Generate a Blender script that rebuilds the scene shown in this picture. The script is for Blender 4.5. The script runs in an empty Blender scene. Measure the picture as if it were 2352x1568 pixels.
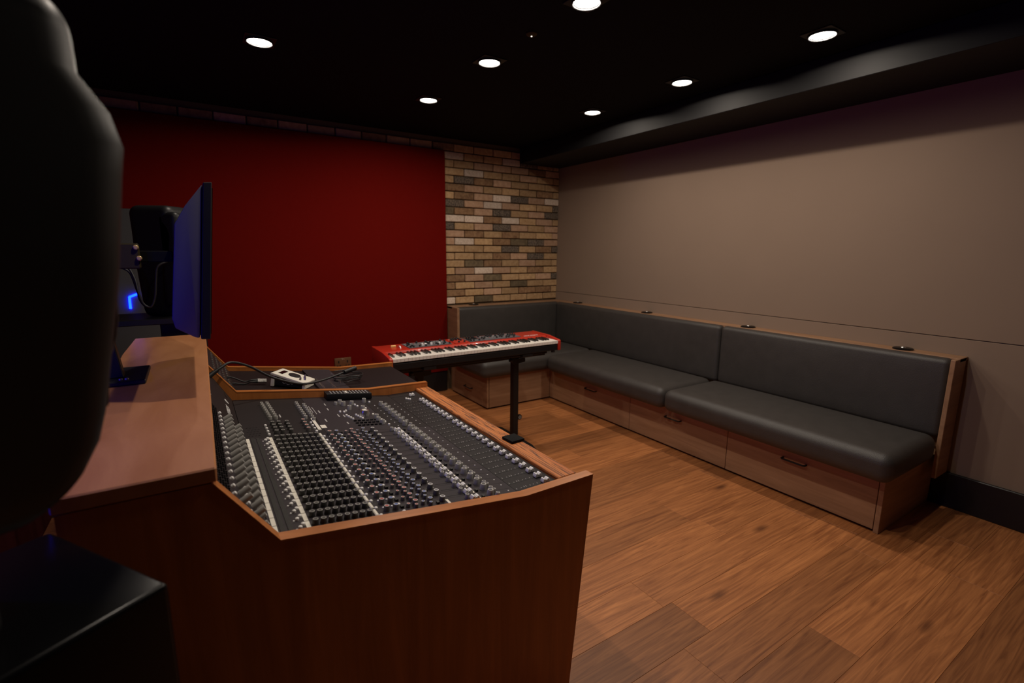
import bpy, bmesh, math, random
from mathutils import Vector, Matrix
random.seed(7)
PI = math.pi
S = bpy.context.scene
COL = S.collection

# ------------------------------------------------------------------ camera
FPX, IW, IH = 1128.12, 2352, 1568
vr = Vector((433-1176, -(569-784), -FPX)).normalized()      # room +Y (along the right wall)
vl = Vector((2945-1176, -(590-784), -FPX)).normalized()     # room +X (along the far wall)
vz = vl.cross(vr).normalized()
vl = vr.cross(vz).normalized()
R3 = Matrix((vl, vr, vz))
CAM = Vector((0, 0, 1.45))
cd = bpy.data.cameras.new('camera'); cam = bpy.data.objects.new('camera', cd); COL.objects.link(cam)
cd.sensor_width = 36; cd.lens = FPX/IW*36; cd.clip_start = 0.02
cam.matrix_world = Matrix.Translation(CAM) @ R3.to_4x4()
cd.dof.use_dof = True; cd.dof.focus_distance = 1.9; cd.dof.aperture_fstop = 2.8
S.camera = cam
# ------------------------------------------------------------------ world, exposure, lamps
w = bpy.data.worlds.new('world'); S.world = w; w.use_nodes = True
w.node_tree.nodes['Background'].inputs[0].default_value = (0.5, 0.42, 0.38, 1)
w.node_tree.nodes['Background'].inputs[1].default_value = 0.0
S.view_settings.view_transform = 'Standard'; S.view_settings.look = 'None'
S.view_settings.exposure = 0.0; S.view_settings.gamma = 1.0
S.view_settings.use_curve_mapping = False
LAMP_W = 5.7
LAMP_COL = (1.0, 0.86, 0.72)
LAMPS = [  # x, y, label, name ending (only for lamps beyond the picture)
    (2.735, 1.41, 'square downlight beside the bulkhead, over the open end of the bench', ''),
    (2.735, 2.25, 'square downlight beside the bulkhead, midway along the bench', ''),
    (2.735, 3.09, 'square downlight beside the bulkhead, closest to the brick corner', ''),
    (1.55, 1.815, 'square downlight in the middle row, on the mixer side of the ceiling sensor', ''),
    (1.55, 2.65, 'square downlight in the middle row, between the ceiling sensor and the keyboard', ''),
    (1.55, 3.52, 'square downlight in the middle row, closest to the brick wall', ''),
    (0.41, 3.08, 'square downlight in the row over the wooden shelf, facing the red panel', ''),
    (1.55, 0.98, 'square downlight in the middle row, over the floor by the mixer end panel', 'floor'),
    (0.41, 1.41, 'square downlight in the row over the wooden shelf, above the mixer bridge', 'shelf')]
BLUE = (0.012, 0.02, 1.0)

# ------------------------------------------------------------------ helpers
def at(px, py, ax, v):
    d = R3 @ Vector((px-1176, -(py-784), -FPX)); t = (v-CAM[ax])/d[ax]
    return CAM + d*t

def W(o):
    m = o.matrix_basis.copy()
    if o.parent: m = W(o.parent) @ o.matrix_parent_inverse @ m
    return m

def obj(name, me, mat=None, parent=None, loc=(0, 0, 0), rot=(0, 0, 0), local=False):
    o = bpy.data.objects.new(name, me); COL.objects.link(o)
    if mat is not None and me is not None and len(me.materials) == 0:
        for m in (mat if isinstance(mat, (list, tuple)) else [mat]): me.materials.append(m)
    o.location = loc; o.rotation_euler = rot
    if parent is not None:
        o.parent = parent
        if not local: o.matrix_parent_inverse = W(parent).inverted()
    return o

def tag(o, label=None, cat=None, group=None, kind=None):
    if label: o['label'] = label
    if cat: o['category'] = cat
    if group: o['group'] = group
    if kind: o['kind'] = kind
    return o

def thing(name, label, cat, loc=(0, 0, 0), rotz=0, group=None):
    o = bpy.data.objects.new(name, None); COL.objects.link(o)
    o.location = loc; o.rotation_euler = (0, 0, rotz); o.empty_display_size = 0.05
    return tag(o, label, cat, group)

def fin(bm, name, smooth=None):
    bmesh.ops.recalc_face_normals(bm, faces=bm.faces)
    me = bpy.data.meshes.new(name); bm.to_mesh(me); bm.free()
    if smooth:
        for p in me.polygons: p.use_smooth = True
        me.set_sharp_from_angle(angle=math.radians(smooth))
    return me

def box_bm(bm, x0, x1, y0, y1, z0, z1, bev=0, seg=1, mi=0):
    vs = [bm.verts.new(p) for p in ((x0,y0,z0),(x1,y0,z0),(x1,y1,z0),(x0,y1,z0),(x0,y0,z1),(x1,y0,z1),(x1,y1,z1),(x0,y1,z1))]
    fs = [bm.faces.new([vs[i] for i in f]) for f in ((3,2,1,0),(4,5,6,7),(0,1,5,4),(1,2,6,5),(2,3,7,6),(3,0,4,7))]
    for f in fs: f.material_index = mi
    if bev:
        es = list({e for f in fs for e in f.edges})
        bmesh.ops.bevel(bm, geom=es, offset=bev, segments=seg, affect='EDGES', profile=0.5)

def box(x0, x1, y0, y1, z0, z1, bev=0, seg=1, name='box'):
    bm = bmesh.new(); box_bm(bm, x0, x1, y0, y1, z0, z1, bev, seg)
    return fin(bm, name, 40 if bev and seg > 1 else None)

def prism_bm(bm, pts, ax, lo, hi, bev=0, seg=1, mi=0):
    def P(a, b, c):
        return (c, a, b) if ax == 0 else (a, c, b) if ax == 1 else (a, b, c)
    A = [bm.verts.new(P(a, b, lo)) for a, b in pts]; B = [bm.verts.new(P(a, b, hi)) for a, b in pts]
    n = len(pts); fs = [bm.faces.new(A), bm.faces.new(B[::-1])]
    for i in range(n): fs.append(bm.faces.new((A[i], A[(i+1) % n], B[(i+1) % n], B[i])))
    for f in fs: f.material_index = mi
    if bev:
        bmesh.ops.recalc_face_normals(bm, faces=fs)
        es = list({e for f in fs for e in f.edges})
        bmesh.ops.bevel(bm, geom=es, offset=bev, segments=seg, affect='EDGES', profile=0.5)

def prism(pts, ax, lo, hi, bev=0, seg=1, name='prism', smooth=None):
    bm = bmesh.new(); prism_bm(bm, pts, ax, lo, hi, bev, seg); return fin(bm, name, smooth)

def lathe_bm(bm, prof, n=16, M=None, mis=None):
    rings = []
    for r, z in prof:
        if r < 1e-6: rings.append([bm.verts.new((0, 0, z))])
        else: rings.append([bm.verts.new((r*math.cos(2*PI*k/n), r*math.sin(2*PI*k/n), z)) for k in range(n)])
    for i in range(len(rings)-1):
        a, b = rings[i], rings[i+1]
        for k in range(n):
            k2 = (k+1) % n
            if len(a) == 1 and len(b) == 1: continue
            if len(a) == 1: f = bm.faces.new((a[0], b[k], b[k2]))
            elif len(b) == 1: f = bm.faces.new((a[k], a[k2], b[0]))
            else: f = bm.faces.new((a[k], a[k2], b[k2], b[k]))
            if mis: f.material_index = mis[i]
    if M is not None:
        bmesh.ops.transform(bm, matrix=M, verts=[v for r in rings for v in r])

def lathe(prof, n=16, M=None, mis=None, name='lathe', smooth=40):
    bm = bmesh.new(); lathe_bm(bm, prof, n, M, mis); return fin(bm, name, smooth)

def rbox(hx, hy, hz, r, n=3, crown=(0, 0, 0), mid=5, name='rbox', taper=None):
    """rounded box, half sizes, radius r; crown lifts the face centres; taper(x,y,z)->(x,y,z)"""
    H = (hx, hy, hz)
    def axis(h):
        L = [-h + r*k/n for k in range(n)] + [-(h-r) + 2*(h-r)*k/mid for k in range(mid+1)]
        return L + [-(-h + r*k/n) for k in range(n-1, -1, -1)]
    AX = [axis(h) for h in H]
    bm = bmesh.new()
    def place(p):
        q = [max(-(H[i]-r), min(H[i]-r, p[i])) for i in range(3)]
        d = Vector([p[i]-q[i] for i in range(3)])
        v = Vector(q) + (d.normalized()*r if d.length > 1e-9 else d)
        f = [max(0, 1-(v[i]/H[i])**2) for i in range(3)]
        v = Vector((v.x + crown[0]*f[1]*f[2]*(v.x/hx), v.y + crown[1]*f[0]*f[2]*(v.y/hy), v.z + crown[2]*f[0]*f[1]*(v.z/hz)))
        return taper(*v) if taper else v
    for a in range(3):
        b, c = [i for i in range(3) if i != a]
        for s in (-1, 1):
            g = []
            for u in AX[b]:
                row = []
                for v in AX[c]:
                    p = [0, 0, 0]; p[a] = s*H[a]; p[b] = u; p[c] = v
                    row.append(bm.verts.new(place(p)))
                g.append(row)
            for i in range(len(g)-1):
                for j in range(len(g[0])-1):
                    bm.faces.new((g[i][j], g[i+1][j], g[i+1][j+1], g[i][j+1]))
    bmesh.ops.remove_doubles(bm, verts=bm.verts, dist=1e-5)
    return fin(bm, name, 60)

def tube_bm(bm, pts, r, n=8, smooth_n=0):
    P = [Vector(p) for p in pts]
    if smooth_n:
        Q = []
        for i in range(len(P)-1):
            p0 = P[max(i-1, 0)]; p1 = P[i]; p2 = P[i+1]; p3 = P[min(i+2, len(P)-1)]
            for k in range(smooth_n):
                t = k/smooth_n
                Q.append(0.5*((2*p1)+(p2-p0)*t+(2*p0-5*p1+4*p2-p3)*t*t+(3*p1-p0-3*p2+p3)*t**3))
        Q.append(P[-1]); P = Q
    rr = r if isinstance(r, (list, tuple)) else None
    up = Vector((0.13, 0.21, 0.97)); rings = []
    for i, p in enumerate(P):
        t = (P[min(i+1, len(P)-1)] - P[max(i-1, 0)]).normalized()
        a = t.cross(up)
        if a.length < 1e-4: a = t.cross(Vector((1, 0, 0)))
        a.normalize(); b = t.cross(a)
        rad = r if rr is None else rr[0]+(rr[1]-rr[0])*i/(len(P)-1)
        rings.append([bm.verts.new(p + a*rad*math.cos(2*PI*k/n) + b*rad*math.sin(2*PI*k/n)) for k in range(n)])
    for i in range(len(rings)-1):
        for k in range(n):
            bm.faces.new((rings[i][k], rings[i][(k+1) % n], rings[i+1][(k+1) % n], rings[i+1][k]))
    bm.faces.new(rings[0][::-1]); bm.faces.new(rings[-1])

def tube(pts, r, n=8, smooth_n=0, name='tube'):
    bm = bmesh.new(); tube_bm(bm, pts, r, n, smooth_n); return fin(bm, name, 50)

def text_mesh(s, size, depth=0.0004):
    c = bpy.data.curves.new('lettering', 'FONT'); c.body = s; c.size = size; c.extrude = depth
    c.align_x = 'CENTER'; c.align_y = 'CENTER'; c.resolution_u = 3
    o = bpy.data.objects.new('t', c); COL.objects.link(o)
    dg = bpy.context.evaluated_depsgraph_get(); dg.update()
    me = bpy.data.meshes.new_from_object(o.evaluated_get(dg))
    bpy.data.objects.remove(o); bpy.data.curves.remove(c)
    me.materials.clear()
    return me

# ------------------------------------------------------------------ materials
def mat(name, col, rough=0.5, metal=0.0, var=0.0, scale=8.0, bump=0.0, bscale=200.0, rnd=0.0, spec=0.5, coat=0.0):
    m = bpy.data.materials.new(name); m.use_nodes = True; nt = m.node_tree; N = nt.nodes; L = nt.links
    b = N['Principled BSDF']; b.inputs['Roughness'].default_value = rough; b.inputs['Metallic'].default_value = metal
    b.inputs['Specular IOR Level'].default_value = spec; b.inputs['Coat Weight'].default_value = coat
    tc = N.new('ShaderNodeTexCoord')
    nz = N.new('ShaderNodeTexNoise'); nz.inputs['Scale'].default_value = scale; nz.inputs['Detail'].default_value = 5
    L.new(tc.outputs['Object'], nz.inputs['Vector'])
    mx = N.new('ShaderNodeMix'); mx.data_type = 'RGBA'
    mx.inputs[6].default_value = [c*(1-var) for c in col]+[1]; mx.inputs[7].default_value = [min(1, c*(1+var)) for c in col]+[1]
    L.new(nz.outputs['Fac'], mx.inputs[0])
    out = mx.outputs[2]
    if rnd:
        oi = N.new('ShaderNodeObjectInfo'); hs = N.new('ShaderNodeHueSaturation')
        mr = N.new('ShaderNodeMapRange'); mr.inputs[3].default_value = 1-rnd; mr.inputs[4].default_value = 1+rnd
        L.new(oi.outputs['Random'], mr.inputs[0]); L.new(mr.outputs[0], hs.inputs['Value']); L.new(out, hs.inputs['Color']); out = hs.outputs['Color']
    L.new(out, b.inputs['Base Color'])
    if bump:
        n2 = N.new('ShaderNodeTexNoise'); n2.inputs['Scale'].default_value = bscale; n2.inputs['Detail'].default_value = 3
        L.new(tc.outputs['Object'], n2.inputs['Vector'])
        bp = N.new('ShaderNodeBump'); bp.inputs['Strength'].default_value = bump; bp.inputs['Distance'].default_value = 0.002
        L.new(n2.outputs['Fac'], bp.inputs['Height']); L.new(bp.outputs['Normal'], b.inputs['Normal'])
    return m

def wood(name, dark, light, sc, rough=0.4, rnd=0.0, lo=0.3, hi=0.7, dist=0.6, knots=False, bump=0.15, stripes=None):
    m = bpy.data.materials.new(name); m.use_nodes = True; nt = m.node_tree; N = nt.nodes; L = nt.links
    b = N['Principled BSDF']; b.inputs['Roughness'].default_value = rough
    tc = N.new('ShaderNodeTexCoord'); oi = N.new('ShaderNodeObjectInfo')
    vm = N.new('ShaderNodeVectorMath'); vm.operation = 'SCALE'; vm.inputs[0].default_value = (17, 9, 5)
    L.new(oi.outputs['Random'], vm.inputs['Scale'])
    va = N.new('ShaderNodeVectorMath'); va.operation = 'ADD'; L.new(tc.outputs['Object'], va.inputs[0]); L.new(vm.outputs[0], va.inputs[1])
    mp = N.new('ShaderNodeMapping'); mp.inputs['Scale'].default_value = sc; L.new(va.outputs[0], mp.inputs['Vector'])
    n1 = N.new('ShaderNodeTexNoise'); n1.inputs['Scale'].default_value = 1; n1.inputs['Detail'].default_value = 8; n1.inputs['Roughness'].default_value = 0.6
    n1.inputs['Distortion'].default_value = dist
    L.new(mp.outputs[0], n1.inputs['Vector'])
    rp = N.new('ShaderNodeValToRGB'); e = rp.color_ramp.elements
    e[0].position = lo; e[0].color = (*dark, 1); e[1].position = hi; e[1].color = (*light, 1)
    if stripes:
        for pos, c in stripes:
            k = e.new(pos); k.color = (*c, 1)
    L.new(n1.outputs['Fac'], rp.inputs[0]); out = rp.outputs[0]
    if knots:
        mk = N.new('ShaderNodeMapping'); mk.inputs['Scale'].default_value = (1.6, 5.0, 1.0); L.new(va.outputs[0], mk.inputs['Vector'])
        vo = N.new('ShaderNodeTexVoronoi'); vo.inputs['Scale'].default_value = 1.0; L.new(mk.outputs[0], vo.inputs['Vector'])
        r2 = N.new('ShaderNodeValToRGB'); r2.color_ramp.elements[0].position = 0.03; r2.color_ramp.elements[0].color = (0.25, 0.2, 0.18, 1)
        r2.color_ramp.elements[1].position = 0.13; r2.color_ramp.elements[1].color = (1, 1, 1, 1)
        L.new(vo.outputs['Distance'], r2.inputs[0])
        mm = N.new('ShaderNodeMix'); mm.data_type = 'RGBA'; mm.blend_type = 'MULTIPLY'; mm.inputs[0].default_value = 0.85
        L.new(out, mm.inputs[6]); L.new(r2.outputs[0], mm.inputs[7]); out = mm.outputs[2]
    if rnd:
        hs = N.new('ShaderNodeHueSaturation'); mr = N.new('ShaderNodeMapRange'); mr.inputs[3].default_value = 1-rnd; mr.inputs[4].default_value = 1+rnd
        L.new(oi.outputs['Random'], mr.inputs[0]); L.new(mr.outputs[0], hs.inputs['Value']); L.new(out, hs.inputs['Color']); out = hs.outputs['Color']
    L.new(out, b.inputs['Base Color'])
    bp = N.new('ShaderNodeBump'); bp.inputs['Strength'].default_value = bump; bp.inputs['Distance'].default_value = 0.001
    L.new(n1.outputs['Fac'], bp.inputs['Height']); L.new(bp.outputs['Normal'], b.inputs['Normal'])
    return m

def glow(name, col, strength):
    m = bpy.data.materials.new(name); m.use_nodes = True; b = m.node_tree.nodes['Principled BSDF']
    b.inputs['Base Color'].default_value = (*col, 1); b.inputs['Emission Color'].default_value = (*col, 1); b.inputs['Emission Strength'].default_value = strength
    return m

M_FLOOR = wood('oak_plank', (0.21, 0.065, 0.018), (0.53, 0.205, 0.066), (1.7, 36, 36), rough=0.5, rnd=0.27, knots=True, lo=0.28, hi=0.70, dist=2.2)
M_SUB = mat('subfloor', (0.03, 0.015, 0.008), 0.9)
M_CEIL = mat('black_ceiling', (0.009, 0.008, 0.0085), 0.85, var=0.1, spec=0.1)
M_SOFF = mat('black_bulkhead', (0.010, 0.010, 0.0105), 0.6, var=0.1, spec=0.25)
M_TAUPE = mat('taupe_wall', (0.285, 0.205, 0.150), 0.8, var=0.04, scale=3, bump=0.05, bscale=300, spec=0.2)
M_RED = mat('red_fabric', (0.165, 0.006, 0.0035), 0.95, var=0.08, scale=40, bump=0.3, bscale=600, spec=0.05)
M_NEAR = mat('charcoal_wall', (0.03, 0.026, 0.025), 0.85)
M_LEFT = mat('dark_red_wall', (0.05, 0.006, 0.006), 0.9, var=0.08, spec=0.1)
M_MORTAR = mat('mortar', (0.13, 0.085, 0.045), 0.95, var=0.3, scale=60, bump=0.5, bscale=150)
M_BASE = mat('black_skirting', (0.008, 0.0075, 0.008), 0.4)
def brickm(name, a, b, sc=28):
    m = wood(name, a, b, (sc, sc, sc), rough=0.9, rnd=0.18, bump=0.6, dist=0.3)
    return m
M_BRICK = {'tan': brickm('brick_tan', (0.40, 0.235, 0.11), (0.58, 0.38, 0.20)),
           'pink': brickm('brick_pinkish', (0.42, 0.245, 0.145), (0.58, 0.37, 0.235)),
           'brown': brickm('brick_brown', (0.20, 0.10, 0.05), (0.40, 0.24, 0.12)),
           'pale': brickm('brick_pale', (0.55, 0.42, 0.31), (0.80, 0.66, 0.54), 50),
           'olive': brickm('brick_olive', (0.11, 0.08, 0.045), (0.22, 0.16, 0.09)),
           'dark': brickm('brick_charred', (0.008, 0.008, 0.010), (0.28, 0.21, 0.15), 90)}
M_BENCHW = wood('bench_oak', (0.28, 0.145, 0.075), (0.42, 0.235, 0.13), (30, 2.5, 30), rough=0.5, lo=0.3, hi=0.75)
M_BENCHX = wood('bench_oak_front', (0.28, 0.145, 0.075), (0.42, 0.235, 0.13), (2.5, 30, 30), rough=0.5, lo=0.3, hi=0.75)
M_LEATHER = mat('charcoal_leather', (0.052, 0.046, 0.042), 0.48, var=0.22, scale=14, bump=0.5, bscale=260, spec=0.5)
M_BLACK = mat('black_metal', (0.010, 0.010, 0.011), 0.45, spec=0.4)
M_BLACKG = mat('black_gloss', (0.003, 0.003, 0.0035), 0.25, spec=0.22)
M_MATTE = mat('matte_black', (0.006, 0.006, 0.006), 0.8, spec=0.15)
M_CONS = wood('console_walnut', (0.37, 0.118, 0.025), (0.60, 0.210, 0.052), (22, 22, 1.6), rough=0.38, lo=0.3, hi=0.75)
M_TRIM = wood('console_edge', (0.37, 0.118, 0.025), (0.60, 0.210, 0.052), (3, 30, 30), rough=0.35)
M_SHELF = wood('shelf_cherry', (0.44, 0.175, 0.065), (0.60, 0.27, 0.115), (14, 3, 14), rough=0.38, lo=0.3, hi=0.75)
M_ZEBRA = wood('zebrano', (0.50, 0.13, 0.024), (0.66, 0.21, 0.045), (34, 1.3, 30), rough=0.6, lo=0.30, hi=0.72, dist=0.7,
               stripes=[(0.41, (0.55, 0.16, 0.03)), (0.44, (0.03, 0.010, 0.005)), (0.47, (0.56, 0.17, 0.03)), (0.52, (0.60, 0.19, 0.04)), (0.55, (0.05, 0.015, 0.007)), (0.58, (0.60, 0.19, 0.04))])
M_PANEL = mat('console_panel', (0.020, 0.0165, 0.0175), 0.5, var=0.1, spec=0.2)
M_PANEL2 = mat('module_panel', (0.036, 0.029, 0.034), 0.5, var=0.1, spec=0.2)
M_DESK = mat('desk_laminate', (0.015, 0.008, 0.0085), 0.6, var=0.1, spec=0.15)
M_KNOB = mat('grey_knob', (0.125, 0.120, 0.110), 0.5)
M_KNOBL = mat('light_grey_knob', (0.36, 0.35, 0.33), 0.5)
M_KNOBD = mat('aux_knob_grey', (0.060, 0.058, 0.054), 0.5)
M_CAPD = mat('knob_top_dark', (0.055, 0.052, 0.05), 0.5)
M_RIM = mat('knob_rim', (0.60, 0.58, 0.54), 0.45)
M_RCAP = mat('red_cap', (0.50, 0.075, 0.06), 0.5)
M_BCAP = mat('blue_cap', (0.06, 0.13, 0.42), 0.5)
M_WHITE = mat('white_plastic', (0.90, 0.89, 0.88), 0.4)
M_CREAM = mat('cream_strip', (0.86, 0.82, 0.72), 0.55)
M_PRINT = mat('pale_print', (0.45, 0.43, 0.42), 0.6)
M_SILVER = mat('silver', (0.65, 0.63, 0.6), 0.25, 0.9)
M_KRED = mat('keyboard_red', (0.50, 0.030, 0.014), 0.32, coat=0.3)
M_KWHITE = mat('white_key', (0.88, 0.83, 0.76), 0.3)
M_KBLACK = mat('black_key', (0.012, 0.011, 0.011), 0.3)
M_KGREY = mat('keyboard_control_grey', (0.10, 0.10, 0.11), 0.5)
M_BRASS = mat('bronze_plate', (0.24, 0.12, 0.06), 0.4, 0.6)
M_GOLD = mat('brass_bolt', (0.90, 0.62, 0.22), 0.35, 0.2)
M_OLIVE = mat('bracket_olive', (0.055, 0.042, 0.012), 0.6, spec=0.2)
M_SPK = mat('speaker_charcoal', (0.0085, 0.0085, 0.009), 0.45, var=0.1, spec=0.3)
M_CONE = mat('speaker_cone', (0.015, 0.015, 0.016), 0.6)
M_CABLE = mat('cable_rubber', (0.012, 0.012, 0.013), 0.45)
M_PALE = mat('grey_panel', (0.08, 0.08, 0.08), 0.9, spec=0.1)
M_TVB = mat('tv_casing', (0.10, 0.10, 0.10), 0.5)
M_SCREEN = mat('screen_glass', (0.006, 0.006, 0.008), 0.12)
M_LEDC = glow("blue_led_wall", BLUE, 70.0)
M_LAMP = glow('lamp_lens', (1.0, 0.93, 0.84), 25.0)

# ------------------------------------------------------------------ room shell
XL, XR, YN, YF, ZC = -0.76, 3.59, -1.30, 4.60, 2.52
def struct(name, me, m, label=None, parent=None, cat=None):
    o = obj(name, me, m, parent)
    return tag(o, label, cat, kind='structure')
fl = struct('floor', box(XL-0.1, XR+0.1, YN-0.1, YF+0.1, -0.10, -0.012), M_SUB, 'warm oak plank floor')
# planks run along X, 0.187 m wide
PW, PL = 0.187, 1.24
plank_cache = {}
def plank(x0, x1, y0, y1):
    k = (round(x1-x0, 3), round(y1-y0, 3))
    if k not in plank_cache:
        plank_cache[k] = box(-(x1-x0)/2+0.0003, (x1-x0)/2-0.0003, -(y1-y0)/2+0.0003, (y1-y0)/2-0.0003, -0.012, 0, 0.0006)
    obj('plank', plank_cache[k], M_FLOOR, fl, ((x0+x1)/2, (y0+y1)/2, 0))
y = 1.728 - PW*17
row = 0
while y < YF:
    y0, y1 = max(y, YN), min(y+PW, YF)
    if y1-y0 > 0.01:
        x = XL - random.choice([0.1, 0.31, 0.52, 0.73, 0.94, 1.13]) - 0.05*(row % 3)
        while x < XR:
            a, b_ = max(x, XL), min(x+PL, XR)
            if b_-a > 0.02: plank(a, b_, y0, y1)
            x += PL
    y += PW; row += 1
struct('ceiling', box(XL-0.1, XR+0.1, YN-0.1, YF+0.1, ZC, ZC+0.1), M_CEIL, 'flat black painted ceiling')
wr = struct('wall_right', box(XR+0.012, XR+0.1, YN, YF, 0, ZC), M_BASE, 'taupe panelled wall behind the bench')
obj('wall_panel', box(XR, XR+0.012, YN, YF, 0.987, ZC, 0.0015), M_TAUPE, wr)
obj('wall_panel', box(XR, XR+0.012, YN, YF, 0.0, 0.983, 0.0015), M_TAUPE, wr)
struct('baseboard_right', box(XR-0.02, XR, YN, 0.925, 0, 0.207, 0.004), M_BASE, 'tall black skirting along the taupe wall')
struct('wall_left', box(XL-0.1, XL, YN, YF, 0, ZC), M_LEFT, 'dark wall behind the loudspeakers')
struct('wall_near', box(XL, XR, YN-0.1, YN, 0, ZC), M_NEAR, 'plain dark wall opposite the brickwork')
struct('baseboard_far', box(XL, 2.15, YF-0.05, YF-0.022, 0, 0.207, 0.004), M_BASE, 'tall black skirting under the red panel')
struct('trim_1', box(3.05, XR, YN, YF-0.023, 2.361, ZC-0.001, 0.003), M_SOFF, 'black boxed bulkhead along the top of the taupe wall')
wf = struct('wall_far', box(XL, XR, YF, YF+0.1, 0, ZC), M_MORTAR, 'weathered tan brick wall')
# bricks
BH, BL = 0.065, 0.215
DARK = [(280,400),(545,675),(690,570),(110,770),(970,650),(940,700),(560,790),(815,900),(620,960),(815,1010),(960,960),(75,580),(955,1170),(770,300)]
OLV = [(350,1075),(490,1190),(690,1230),(405,1360),(700,900),(120,655)]
PALE = [(480,610),(330,720),(630,735),(410,1130),(125,1375),(180,210),(555,555),(630,270),(940,590),(330,355),(265,895),(80,715)]
BRN = [(230,650),(350,840),(560,1020),(880,960),(140,1250),(190,1305),(815,1120),(720,1280),(880,320),(250,540),(900,1290),(600,900)]
def cpt(p): q = at(1000+p[0]/3.5625, 300+p[1]/3.5625, 1, YF-0.02); return (q.x, q.z)
MARK = [(cpt(p), k) for L_, k in ((DARK, 'dark'), (OLV, 'olive'), (PALE, 'pale'), (BRN, 'brown')) for p in L_]
brick_cache = {}
def brick(x0, x1, z0, z1):
    k = (round(x1-x0, 3), random.randrange(3))
    cx, cz = (x0+x1)/2, (z0+z1)/2
    kind = None
    for (mx_, mz_), kk in MARK:
        if x0-0.004 < mx_ < x1+0.004 and z0-0.005 < mz_ < z1+0.005: kind = kk; break
    if kind is None: kind = random.choices(['tan', 'pink', 'brown'], [6, 3, 1])[0]
    kk = (k, kind)
    if kk not in brick_cache:
        bm = bmesh.new(); hx = (x1-x0)/2
        box_bm(bm, -hx, hx, -0.022, 0.004, -BH/2, BH/2, 0.005, 1)
        rr = random.Random(k[1]+int(hx*1000))
        for v in bm.verts:
            v.co.x += rr.uniform(-0.0015, 0.0015); v.co.z += rr.uniform(-0.0015, 0.0015); v.co.y += rr.uniform(-0.002, 0.001) if v.co.y < 0 else 0
        brick_cache[kk] = fin(bm, 'brick')
        brick_cache[kk].materials.append(M_BRICK[kind])
    obj('brick', brick_cache[kk], None, wf, (cx, YF - random.uniform(-0.003, 0.003), cz))
rows = int(2.52/0.075)+1
for r_ in range(rows):
    z0 = 0.005 + r_*0.075
    z1 = z0+BH
    if z1 > 2.52: continue
    off = 0.1125 if r_ % 2 else 0.0
    xs = 2.10 if z0 > 0.87 else None
    if z0 > 2.39: xs = XL+0.002
    if xs is None: continue
    x = 2.052 + off - 0.225*20
    while x < XR:
        a, b_ = max(x, xs), min(x+BL, XR-0.001)
        if z1 > 2.358: b_ = min(b_, 3.58)
        if b_-a > 0.03: brick(a, b_, z0, z1)
        x += 0.225
# red fabric panel over the brickwork
rp = obj('wall_panel', box(XL+0.005, 2.157, YF-0.062, YF-0.025, 0.215, 2.395, 0.006, 2), M_RED)
tag(rp, 'large dark red fabric panel covering the brick wall', 'wall panel')

# ------------------------------------------------------------------ ceiling lamps
bz = bmesh.new()
box_bm(bz, -0.075, 0.075, -0.075, 0.075, -0.006, 0.0, 0.002)
ME_BEZ = fin(bz, 'bezel')
ME_LENS = lathe([(0.058, -0.0062), (0.050, -0.0066), (0.030, -0.0069), (0.0, -0.0070)], 20, name='lens')
ME_RING = lathe([(0.066, -0.0061), (0.066, -0.014), (0.0625, -0.0155), (0.060, -0.014), (0.0595, -0.0061)], 24, name='ring')
for i, (lx, ly, ll, off) in enumerate(LAMPS):
    nm = lambda n: n if not off else n + '_over_' + off + '_offscreen'
    t = thing(nm('ceiling_downlight'), ll, 'ceiling light', (lx, ly, ZC), 0, 'downlights in the black ceiling')
    obj('bezel', ME_BEZ, M_BLACK, t, local=True); obj('ring', ME_RING, M_BLACK, t, local=True); obj(nm('lens'), ME_LENS, M_LAMP, t, local=True)
    ld = bpy.data.lights.new(nm('lamp'), 'AREA'); ld.shape = 'DISK'; ld.size = 0.045; ld.energy = LAMP_W; ld.color = LAMP_COL
    lo = bpy.data.objects.new(nm('lamp'), ld); COL.objects.link(lo); lo.parent = t; lo.location = (0, 0, -0.0074)
dt = thing('ceiling_sensor', 'small round sensor with a tiny bright dot between the downlights', 'sensor', (1.54, 2.216, ZC))
obj('dome', lathe([(0.028, 0), (0.028, -0.006), (0.02, -0.012), (0, -0.014)], 16), M_OLIVE, dt, local=True)
obj('indicator', lathe([(0.004, -0.012), (0.004, -0.017), (0, -0.018)], 8), glow('sensor_dot', (1, 0.85, 0.7), 2), dt, local=True)

# ------------------------------------------------------------------ blue LED wash and pale panel
lv = thing('led_strip_offscreen', 'upright blue LED strip on the dark wall near the close-up loudspeaker', 'LED strip', (XL, 1.15, 0.8))
obj('channel', box(XL, XL+0.012, 1.135, 1.165, 0.95, 1.75, 0.002), M_BLACK, lv)
obj('diffuser_offscreen', box(XL+0.012, XL+0.018, 1.139, 1.161, 0.955, 1.745, 0.001), M_LEDC, lv)
pp = obj('acoustic_panel', box(XL+0.01, -0.20, YF-0.115, YF-0.065, 0.25, 1.72, 0.01, 2), M_PALE)
tag(pp, 'grey upright panel with a small blue light behind the loudspeaker', 'acoustic panel')
l2 = thing('led_strip', 'short bent blue LED strip on the grey upright panel', 'LED strip', (-0.40, YF-0.12, 1.0))
bm = bmesh.new()
pa, pb_, pc_ = at(300, 709, 1, YF-0.12), at(297, 681, 1, YF-0.12), at(316, 675, 1, YF-0.12)
tube_bm(bm, [pa, pb_ + Vector((0, 0, -0.01)), pb_ + Vector((0.008, 0, 0.0)), pc_], 0.008, 8, 4)
obj('light_tube', fin(bm, 'lt', 50), glow('blue_led_bright', (0.0008, 0.008, 1.0), 40.0), l2)

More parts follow.
